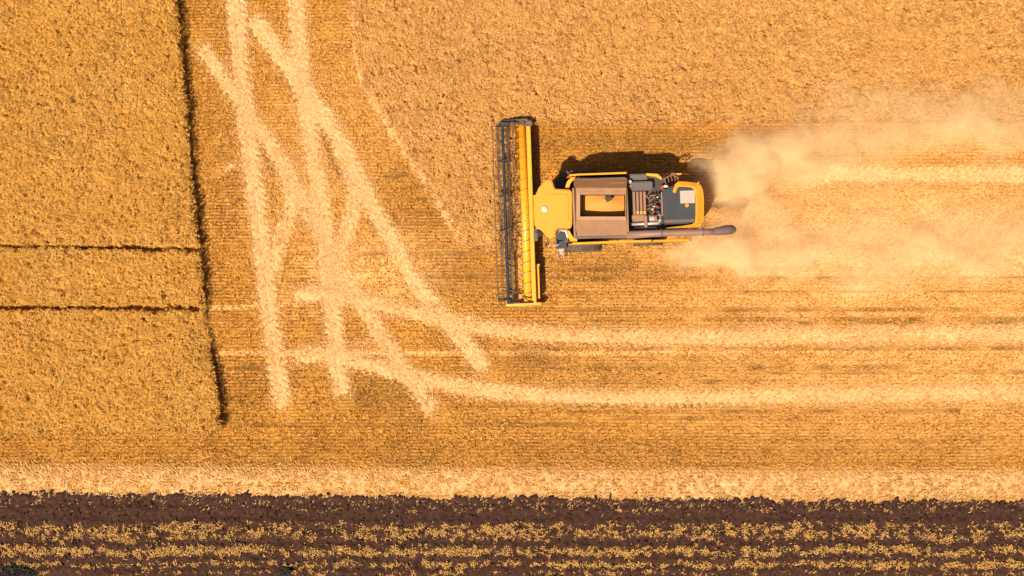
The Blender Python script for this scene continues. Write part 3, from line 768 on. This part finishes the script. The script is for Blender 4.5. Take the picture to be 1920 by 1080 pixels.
# yellow flanks with a rounded front edge
for s_, ylab in ((-1, 'side_panel'), (1, 'side_panel')):
    def yl(px, py, z): return L(px, py, z)
    vv = bc[1] + s_ * half
    b = MB()
    e1 = 4.0 if s_ < 0 else 2.95
    prof = [(uf + .12, 1.5), (uf + .25, 3.1), (uf + .75, 3.32), (uf + e1, 3.32), (uf + e1 + .12, 2.75 if s_ < 0 else 1.8), (ur - .5, 2.5 if s_ < 0 else 1.75), (ur - .2, 1.35), (uf + 3.0, 1.45), (uf + 2.4, 1.8), (uf + .8, 1.8)]
    A = [b.bm.verts.new((u, vv - .04, z)) for u, z in prof]; B = [b.bm.verts.new((u, vv + .04, z)) for u, z in prof]
    b.bm.faces.new(A[::-1]); b.bm.faces.new(B)
    for i in range(len(prof)):
        k2 = (i + 1) % len(prof); b.bm.faces.new((A[i], A[k2], B[k2], B[i]))
    bmesh.ops.bevel(b.bm, geom=list(b.bm.edges), offset=.025, segments=2, affect='EDGES')
    b.build(ylab, M['yellow'], ch)
b = MB()                                                                       # shoulder panels beside the cab
b.prism([L(1059, 354, 3.3), L(1063, 341, 3.3), L(1070, 333.5, 3.3), L(1080, 331, 3.3), L(1080, 335, 3.3), L(1073, 339, 3.3), L(1069, 345, 3.3), L(1066.5, 355, 3.3)][::-1], 2.5, 3.34, .02)
b.build('shoulder_panel', M['yellow'], ch)
b = MB()
b.prism([L(1063, 431, 3.3), L(1068, 433, 3.3), L(1074, 444, 3.3), L(1082, 448, 3.3), L(1082, 452.5, 3.3), L(1071, 452, 3.3), L(1066, 445, 3.3)], 2.5, 3.34, .02)
b.build('shoulder_panel', M['yellow'], ch)

# --- grain tank
TB = 3.55
def rect(px0, py0, px1, py1, z): return [L(px0, py0, z), L(px1, py0, z), L(px1, py1, z), L(px0, py1, z)]
out = rect(1077, 334, 1176, 446, 3.62); inn = rect(1087.5, 365, 1172.5, 406, 4.0)
b = MB(); b.prism(out, 3.2, 3.5, .02)
# hollow: only the rim is kept, the well is its own part
o = b.build('tank_rim', M['brown'], ch)
bpy.data.objects.remove(o)
b = MB()
mid = rect(1081, 352, 1174.5, 412, 4.0)
def slope(b, A, zA, B, zB, skip=()):
    for j in range(4):
        if j in skip: continue
        k2 = (j + 1) % 4
        b.quad((*A[j], zA), (*A[k2], zA), (*B[k2], zB), (*B[j], zB))
slope(b, out, 3.62, mid, 3.98); slope(b, out, 3.62, out, 3.2)
tank = b.build('grain_tank', M['brown'], ch, solid=.02)
b = MB(); slope(b, mid, 3.985, inn, 4.02); b.build('tank_lip', M['lip'], tank, solid=.03)
well = rect(1093, 368, 1168, 403, 2.6)
b = MB(); slope(b, inn, 4.0, well, 2.75); b.quad(*[(*p, 2.75) for p in well]); b.build('tank_well', M['dark'], tank, solid=.015)
for (y0, y1, z) in ((333.5, 338, 3.70), (441.5, 446.5, 3.70)):                  # folded rubber edges
    b = MB(); b.pbox(1078, y0, 1174, y1, 3.55, z, .03); b.build('tank_edge', M['rubberised'], tank)
b = MB()
for px_ in (1076.5, 1176.5): b.pbox(px_ - 1.5, 352, px_ + 1.5, 444, 3.5, 3.88, .015)
b.pbox(1083, 353.2, 1172, 355.2, 3.98, 4.03, .008); b.pbox(1083, 421, 1172, 422.2, 3.82, 3.9, .005); b.pbox(1083, 343.5, 1172, 344.7, 3.75, 3.82, .005)
for px_ in (1095, 1120, 1150): b.pbox(px_, 359, px_ + 10, 361, 4.0, 4.05, .006)
b.build('tank_brace', M['lip'], tank)
b = MB(); u, v = L(1141, 372, 3.8)
b.tube([(u - .05, v + .4, 3.3), (u, v, 3.72)], .11, 12); b.box((u, v, 3.72), (.3, .26, .08), Matrix.Rotation(.5, 3, 'Z'), .02)
b.build('filling_auger', M['dark'], tank)
# the heap of grain resting in the tank is a thing of its own
gxs = np.linspace(0, 1, 40); gys = np.linspace(0, 1, 26); m = Mass()
U, V = np.meshgrid(gxs, gys)
zi = 3.15
inn2 = rect(1089.5, 367, 1171, 405, zi)
A = np.array(inn2)
PXY = (A[3][None, None] * (1 - U)[..., None] + A[2][None, None] * U[..., None]) * (1 - V)[..., None] + (A[0][None, None] * (1 - U)[..., None] + A[1][None, None] * U[..., None]) * V[..., None]
ZZ = 3.12 + .42 * np.exp(-(((U - .6) / .42) ** 2 + ((V - .62) / .5) ** 2)) + .03 * (fbm(U * 9, V * 6, 4) - .5)
m.grid(PXY[..., 0], PXY[..., 1], ZZ, .5)
go = m.build('grain_heap', M['grain']); go.location = (OX, OY, 0); go.rotation_euler = (0, 0, TH)
tag(go, 'orange wheat grain heaped inside the open tank of the harvester', 'grain', kind='stuff')
for p in go.data.polygons: p.use_smooth = True

# --- engine deck
b = MB(); b.pbox(1178, 330, 1250, 440, 2.6, 2.95, .02); deck = b.build('engine_deck', M['dark'], ch)
b = MB(); b.pbox(1183, 340, 1224, 357, 2.9, 3.42, .05); b.pbox(1178, 326, 1214, 339, 2.6, 3.2, .05); b.build('air_cleaner_box', M['grey'], deck)
b = MB(); b.pbox(1186, 358, 1213, 404, 2.9, 3.22, .02); b.build('cooler', M['dark'], deck)
b = MB()
for j in range(4):
    p0 = 1187 + j * 6.6
    b.pbox(p0, 359, p0 + 4.3, 403, 3.2, 3.36, .015)
b.pbox(1184, 403, 1214, 411, 2.95, 3.26, .02); b.pbox(1184, 410, 1210, 416, 2.9, 3.15, .02); b.pbox(1208, 404, 1214, 432, 3.0, 3.42, .02)
b.build('cooler_bar', M['copper'], deck)
for j in range(3):
    b = MB(); p0 = 1193.5 + j * 6.4
    b.pbox(p0, 395.5, p0 + 4.4, 400.5, 3.3, 3.40, .01)
    b.build('yellow_clamp', M['yellow'], deck)
b = MB(); u, v = L(1181, 420.5, 3.3); u2, v2 = L(1240, 420.5, 3.3)
b.tube([(u, v, 3.25), (u2 - .2, v, 3.25), (u2 - .05, v + .08, 3.25), (u2, v + .3, 3.2), (u2 - .15, v + .55, 3.1)], .075, 12)
b.tube([(u + .2, v - .16, 3.12), (u2 - .2, v - .16, 3.12)], .05, 8)
b.build('exhaust_pipe', M['steel'], deck, smooth=True)
b = MB(); u, v = L(1225, 409, 3.3)
b.tube([(u - .2, v, 3.2), (u + .16, v, 3.2)], .15, 14); b.build('silver_filter', M['steel'], deck)
b = MB(); u, v = L(1228, 409, 3.3); b.tube([(u - .05, v, 3.2), (u + .09, v, 3.2)], .157, 14); b.build('filter_band', M['copper'], deck)
b = MB()
rs_ = random.Random(3)
for j in range(34):                                                              # engine block, hoses, brackets
    px_ = rs_.uniform(1216, 1240); py_ = rs_.uniform(360, 418); sx, sy = rs_.uniform(2, 8), rs_.uniform(2, 9); z = rs_.uniform(3.0, 3.32)
    b.pbox(px_, py_, px_ + sx, py_ + sy, 2.9, z, .012)
b.build('engine_block', M['dark'], deck)
for j in range(14):
    b = MB(); px_ = rs_.uniform(1216, 1238); py_ = rs_.uniform(362, 416); sx, sy = rs_.uniform(1.5, 5), rs_.uniform(1.5, 6); z = rs_.uniform(3.15, 3.4)
    b.pbox(px_, py_, px_ + sx, py_ + sy, 2.95, z, .01)
    b.build('engine_bracket', M['grey'], deck)
b = MB()
for j in range(9):
    u, v = L(rs_.uniform(1214, 1236), rs_.uniform(362, 412), 3.3); a = rs_.uniform(0, 6.28)
    b.tube([(u, v, 3.1), (u + .12 * math.cos(a), v + .12 * math.sin(a), 3.34), (u + .3 * math.cos(a), v + .3 * math.sin(a), 3.34), (u + .4 * math.cos(a + .6), v + .4 * math.sin(a + .6), 3.05)], .022, 6)
b.build('engine_hose', M['copper'], deck)
for j in range(2):
    for q in range(6 if j == 0 else 4):
        b = MB(); px_ = rs_.uniform(1217, 1238); py_ = rs_.uniform(365, 414)
        b.pbox(px_, py_, px_ + 2.5, py_ + 2.2, 3.1, 3.38, .01)
        b.build('engine_fitting', (M['red'], M['white'])[j], deck)
u, v = L(1247, 352, 3.35)
b = MB(); b.pbox(1244, 347, 1253, 356, 3.0, 3.42, .04); b.build('coolant_tank', M['white'], deck)
b = MB(); b.pbox(1239.5, 347.5, 1244.5, 355.5, 3.0, 3.4, .03); b.build('tank_cap', M['red'], deck)
b = MB(); b.pbox(1240, 360, 1246.5, 405, 2.95, 3.3, .015); b.pbox(1246, 360, 1256, 366, 2.95, 3.28, .01); b.build('deck_bracket', M['copper'], deck)
b = MB(); u, v = L(1249, 371.5, 3.35); b.tube([(u, v, 3.2), (u, v, 3.36)], .07, 10); b.build('filler_cap', M['yellow'], deck)
b = MB(); u, v = L(1181, 341, 3.4); b.tube([(u, v, 3.1), (u, v, 3.45)], .085, 12); b.build('air_intake', M['steel'], deck)
b = MB(); u, v = L(1181, 349, 3.3); b.tube([(u, v, 3.1), (u, v, 3.35)], .07, 12); b.build('oil_cap', M['yellow'], deck)
b = MB(); b.prism([L(1212, 325, 3.2), L(1233, 326, 3.2), L(1241, 333, 3.2), L(1240, 336.5, 3.2), L(1230, 331, 3.2), L(1212, 329, 3.2)][::-1], 2.4, 3.24, .02); b.build('guard_panel', M['yellow'], ch)
# access ladder and rail on the far rear corner
b = MB()
for dz, dv in ((3.3, 0), (2.7, .12)):
    a_ = [L(1241, 338, dz), L(1252, 331, dz), L(1262, 327.5, dz), L(1273, 335, dz)]
    b.tube([(u, v + dv, dz) for u, v in a_], .022, 6)
for px_, py_ in ((1246, 335), (1252, 331), (1258, 329), (1264, 329), (1270, 333)):
    u, v = L(px_, py_, 3.3); b.tube([(u, v, 3.3), (u, v + .1, 2.4)], .018, 6)
    b.tube([(u, v, 3.28), (u + .06, v - .25, 3.24)], .016, 6)
b.build('guard_rail', M['copper'], ch)

# --- rear hood
ZH = 3.62
b = MB()
b.pbox(1243, 349, 1308, 420, 2.5, 3.42, .04); hood = b.build('rear_hood', M['panel'], ch)
outer = [(1262, 360), (1264, 352), (1267, 344), (1273, 340), (1290, 341), (1305, 343), (1314, 347), (1318, 355), (1320, 372), (1320, 400), (1318, 416), (1313, 424), (1302, 427.5), (1280, 429.5), (1250, 430)]
inner = [(1250, 427), (1280, 423.5), (1298, 420.5), (1304, 416), (1305, 404), (1305, 372), (1303, 356), (1298, 351), (1284, 349.5), (1274, 349.5), (1270, 353), (1267, 361)]
b = MB(); b.prism([L(a, c_, ZH) for a, c_ in outer + inner][::-1], 2.3, ZH, .035, 3); b.build('hood_frame', M['yellow'], hood)
b = MB(); b.pbox(1275.5, 357, 1303, 381, 3.4, 3.50, .015); b.build('hatch', M['plate'], hood)
b = MB(); u, v = L(1288, 385, 3.5); b.tube([(u, v, 3.4), (u, v, 3.52)], .09, 12); b.build('warning_lamp', M['orange'], hood)
b = MB(); b.pbox(1246, 411, 1302, 417, 3.4, 3.46, .01); b.build('hood_edge', M['rubberised'], hood)
b = MB()
for j in range(7):
    b.pbox(1250 + j * 3.4, 366, 1251.6 + j * 3.4, 408, 3.4, 3.432, .006)
b.build('hood_vent', M['panel'], hood)
b = MB(); b.pbox(1284, 350, 1316, 424, 1.0, 2.2, .08); b.build('straw_chopper', M['dark'], ch)
b = MB(); u, v = L(1309, 343, 3.65); b.tube([(u, v, 3.3), (u, v, 3.72)], .05, 8); b.build('marker_lamp', M['orange'], ch)
# --- unloading auger
ZA = 3.75
b = MB()
pu = [(1176, 440.5), (1240, 437), (1318, 435), (1340, 434.3)]
b.tube([(*L(a, c_, ZA), ZA) for a, c_ in pu], [.19, .16, .15, .145], 18)
ua = b.build('unloading_auger', M['tube'], ch, smooth=True)
for a, c_ in ((1240, 437), (1318, 435)):
    u, v = L(a, c_, ZA); b = MB(); b.tube([(u - .03, v, ZA), (u + .03, v, ZA)], .195, 18)
    b.build('auger_clamp', M['rubberised'], ua)
b = MB()
b.tube([(*L(1338, 434.2, ZA), ZA), (*L(1350, 433, ZA), ZA), (*L(1362, 431, ZA), ZA - .02), (*L(1372, 430, ZA), ZA - .1), (*L(1376, 429.5, ZA), ZA - .34)], [.168, .20, .225, .22, .18], 16)
b.build('spout', M['rubberised'], ua, smooth=True)
b = MB(); b.tube([(*L(1322, 427.5, 3.6), 3.2), (*L(1322, 432, 3.6), 3.6)], .03, 6); b.build('auger_cradle', M['steel'], ch)

# --- wheels
def wheel(px, py, rad, wid, name, z):
    u, _ = L(px, 392, rad); v = py
    root = MB()
    root.tube([(u, v - wid * .3, rad), (u, v + wid * .3, rad)], rad * .2, 12)
    hub = root.build(name, M['dark'], ch)
    t = MB(); seg = 40
    prof = [(-.5, .62), (-.5, .88), (-.36, .965), (0, .985), (.36, .965), (.5, .88), (.5, .62)]
    rings = []
    for j in range(seg):
        a = j * 2 * math.pi / seg
        rings.append([t.bm.verts.new((u + rad * r_ * math.cos(a), v + wid * w_, rad + rad * r_ * math.sin(a))) for w_, r_ in prof])
    for j in range(seg):
        q, w2 = rings[j], rings[(j + 1) % seg]
        for i in range(len(prof) - 1): t.bm.faces.new((q[i], q[i + 1], w2[i + 1], w2[i]))
        t.bm.faces.new((q[-1], q[0], w2[0], w2[-1]))
    nl = 22
    for j in range(nl):
        for s_ in (-1, 1):
            a = (j + (.5 if s_ > 0 else 0)) * 2 * math.pi / nl
            R_ = Matrix.Rotation(-a, 3, 'Y') @ Matrix.Rotation(s_ * .75, 3, 'X')
            c_ = Vector((rad * .99 * math.cos(a), s_ * wid * .27, rad * .99 * math.sin(a)))
            t.box((u + c_.x, v + c_.y, rad + c_.z), (.07, wid * .62, .085), R_)
    t.build('tyre', M['tyre'], hub)
    r2 = MB(); r2.tube([(u, v - wid * .42, rad), (u, v + wid * .42, rad)], rad * .61, 24); r2.build('rim', M['yellow'], hub)
fo = bc[1]
for s_ in (-1, 1):
    wheel(1088, fo + s_ * 1.62, .96, .66, 'front_wheel', 0)
    wheel(1213, fo + s_ * 1.52, .70, .46, 'rear_wheel', 0)
b = MB(); uw = L(1088, 392, 1)[0]; b.tube([(uw, fo - 1.5, .96), (uw, fo + 1.5, .96)], .16, 10); b.build('axle', M['dark'], ch); b = MB(); uw = L(1213, 392, 1)[0]; b.tube([(uw, fo - 1.4, .7), (uw, fo + 1.4, .7)], .11, 10)
b.build('axle', M['dark'], ch)
# --- platform, steps and rail beside the cab
b = MB(); b.pbox(1043, 432, 1062, 466, 1.7, 1.85, .02); plat = b.build('cab_platform', M['panel'], ch)
b = MB(); b.pbox(1041, 338, 1058, 353, 1.7, 1.95, .03); b.build('service_platform', M['dark'], ch)
b = MB()
for j in range(4):
    b.pbox(1046, 466 + j * 2.6, 1057, 470 + j * 2.6, 1.5 - j * .35, 1.54 - j * .35, .008)
u, v = L(1046, 466, 1.6); u2, _ = L(1057.5, 466, 1.6)
for uu in (u, u2): b.tube([(uu, v, 1.75), (uu, v - .5, .35)], .03, 6)
b.build('ladder', M['plate'], plat)
b = MB(); u, v = L(1048, 434, 2.9); u2, v2 = L(1064, 436, 2.9)
b.tube([(u, v - .05, 1.85), (u, v, 2.7), (u + .12, v + .06, 2.86), (u2 - .1, v + .04, 2.86), (u2, v2 - .2, 2.8), (u2, v2 - .4, 1.85)], .035, 8)
b.tube([(u + .05, v + .05, 2.6), (u2 - .05, v + .02, 2.6)], .03, 8)
b.build('handrail', M['steel'], plat)
b = MB(); u, v = L(1040, 458, 2.4)
b.tube([(u + .15, v, 1.8), (u + .08, v, 2.3), (u - .1, v + .02, 2.4)], .03, 6); b.tube([(u - .12, v - .1, 2.4), (u + .2, v - .02, 2.4)], .03, 6)
b.build('lamp_bracket', M['steel'], plat)
b = MB(); u, v = L(1030, 458, 2.4); b.box((u, v, 2.4), (.17, .12, .12), None, .03); b.build('indicator_lamp', M['orange'], plat); b = MB(); u, v = L(1035, 472, 1.9); b.box((u + .05, v, 1.9), (.12, .14, .14), None, .03)
b.build('indicator_lamp', M['orange'], plat)

# ------------------------------------------------------------------ dust blown out behind the machine
def dust_cloud():
    x0, ya = P(1225, 560); x1, yb = P(2140, 130)
    me = MB(); zt = 3.6
    me.box(((x0 + x1) / 2, (ya + yb) / 2, zt / 2 + .02), (x1 - x0, yb - ya, zt))
    mat = bpy.data.materials.new('chaff_dust'); mat.use_nodes = True; nt = mat.node_tree
    for n in list(nt.nodes): nt.nodes.remove(n)
    out = nt.nodes.new('ShaderNodeOutputMaterial'); pv = nt.nodes.new('ShaderNodeVolumePrincipled')
    nt.links.new(pv.outputs[0], out.inputs['Volume'])
    pv.inputs['Color'].default_value = (0.985, 0.76, 0.44, 1); pv.inputs['Anisotropy'].default_value = -0.25
    tc = nt.nodes.new('ShaderNodeTexCoord')
    wz = nt.nodes.new('ShaderNodeTexNoise'); wz.inputs['Scale'].default_value = 0.55; wz.inputs['Detail'].default_value = 3
    nt.links.new(tc.outputs['Object'], wz.inputs['Vector'])
    sub = N(nt, 'ShaderNodeVectorMath', operation='SUBTRACT'); sub.inputs[1].default_value = (.5, .5, .5)
    nt.links.new(wz.outputs['Color'], sub.inputs[0])
    sc = N(nt, 'ShaderNodeVectorMath', operation='SCALE'); sc.inputs['Scale'].default_value = 3.4
    nt.links.new(sub.outputs[0], sc.inputs[0])
    ad = N(nt, 'ShaderNodeVectorMath', operation='ADD')
    nt.links.new(tc.outputs['Object'], ad.inputs[0]); nt.links.new(sc.outputs[0], ad.inputs[1])
    total = None
    #        px    py    rx   ry   z   rz   density
    for (px, py, rx, ry, z, rz, a) in ((1375, 325, 75, 62, 1.2, 1.9, .72), (1455, 300, 130, 66, 1.2, 1.9, .52), (1330, 470, 105, 36, 1.0, 1.7, .72), (1440, 490, 130, 40, .9, 1.6, .46),
                                       (1680, 492, 280, 55, .9, 1.6, .30), (1740, 225, 320, 70, 1.4, 2.0, .20), (1560, 290, 130, 60, 1.2, 1.9, .26), (1680, 420, 420, 90, .9, 1.9, .10), (1880, 460, 200, 70, .9, 1.7, .22), (1880, 240, 200, 70, 1.2, 1.9, .16),
                                       (1400, 400, 90, 70, .8, 1.3, .34)):
        cx, cy = P(px, py, z)
        s1 = N(nt, 'ShaderNodeVectorMath', operation='SUBTRACT'); s1.inputs[1].default_value = (cx, cy, z)
        nt.links.new(ad.outputs[0], s1.inputs[0])
        s2 = N(nt, 'ShaderNodeVectorMath', operation='MULTIPLY'); s2.inputs[1].default_value = (S / rx, S / ry, 1 / rz)
        nt.links.new(s1.outputs[0], s2.inputs[0])
        le = N(nt, 'ShaderNodeVectorMath', operation='LENGTH'); nt.links.new(s2.outputs[0], le.inputs[0])
        mr = nt.nodes.new('ShaderNodeMapRange'); mr.interpolation_type = 'SMOOTHSTEP'
        mr.inputs[1].default_value = 1.25; mr.inputs[2].default_value = 0.1; mr.inputs[3].default_value = 0; mr.inputs[4].default_value = a
        nt.links.new(le.outputs['Value'], mr.inputs[0])
        if total is None: total = mr.outputs[0]
        else:
            a2 = N(nt, 'ShaderNodeMath', operation='ADD'); nt.links.new(total, a2.inputs[0]); nt.links.new(mr.outputs[0], a2.inputs[1]); total = a2.outputs[0]
    bn = nt.nodes.new('ShaderNodeTexNoise'); bn.inputs['Scale'].default_value = 0.8; bn.inputs['Detail'].default_value = 4; bn.inputs['Roughness'].default_value = .6
    nt.links.new(ad.outputs[0], bn.inputs['Vector'])
    br = nt.nodes.new('ShaderNodeMapRange'); br.inputs[1].default_value = .36; br.inputs[2].default_value = .64; br.inputs[3].default_value = .3; br.inputs[4].default_value = 1.4
    nt.links.new(bn.outputs[0], br.inputs[0])
    mu = N(nt, 'ShaderNodeMath', operation='MULTIPLY'); nt.links.new(total, mu.inputs[0]); nt.links.new(br.outputs[0], mu.inputs[1])
    nt.links.new(mu.outputs[0], pv.inputs['Density'])
    o = me.build('dust_cloud', mat, None)
    tag(o, 'pale chaff dust blowing out behind the harvester', 'dust', kind='stuff')
dust_cloud()
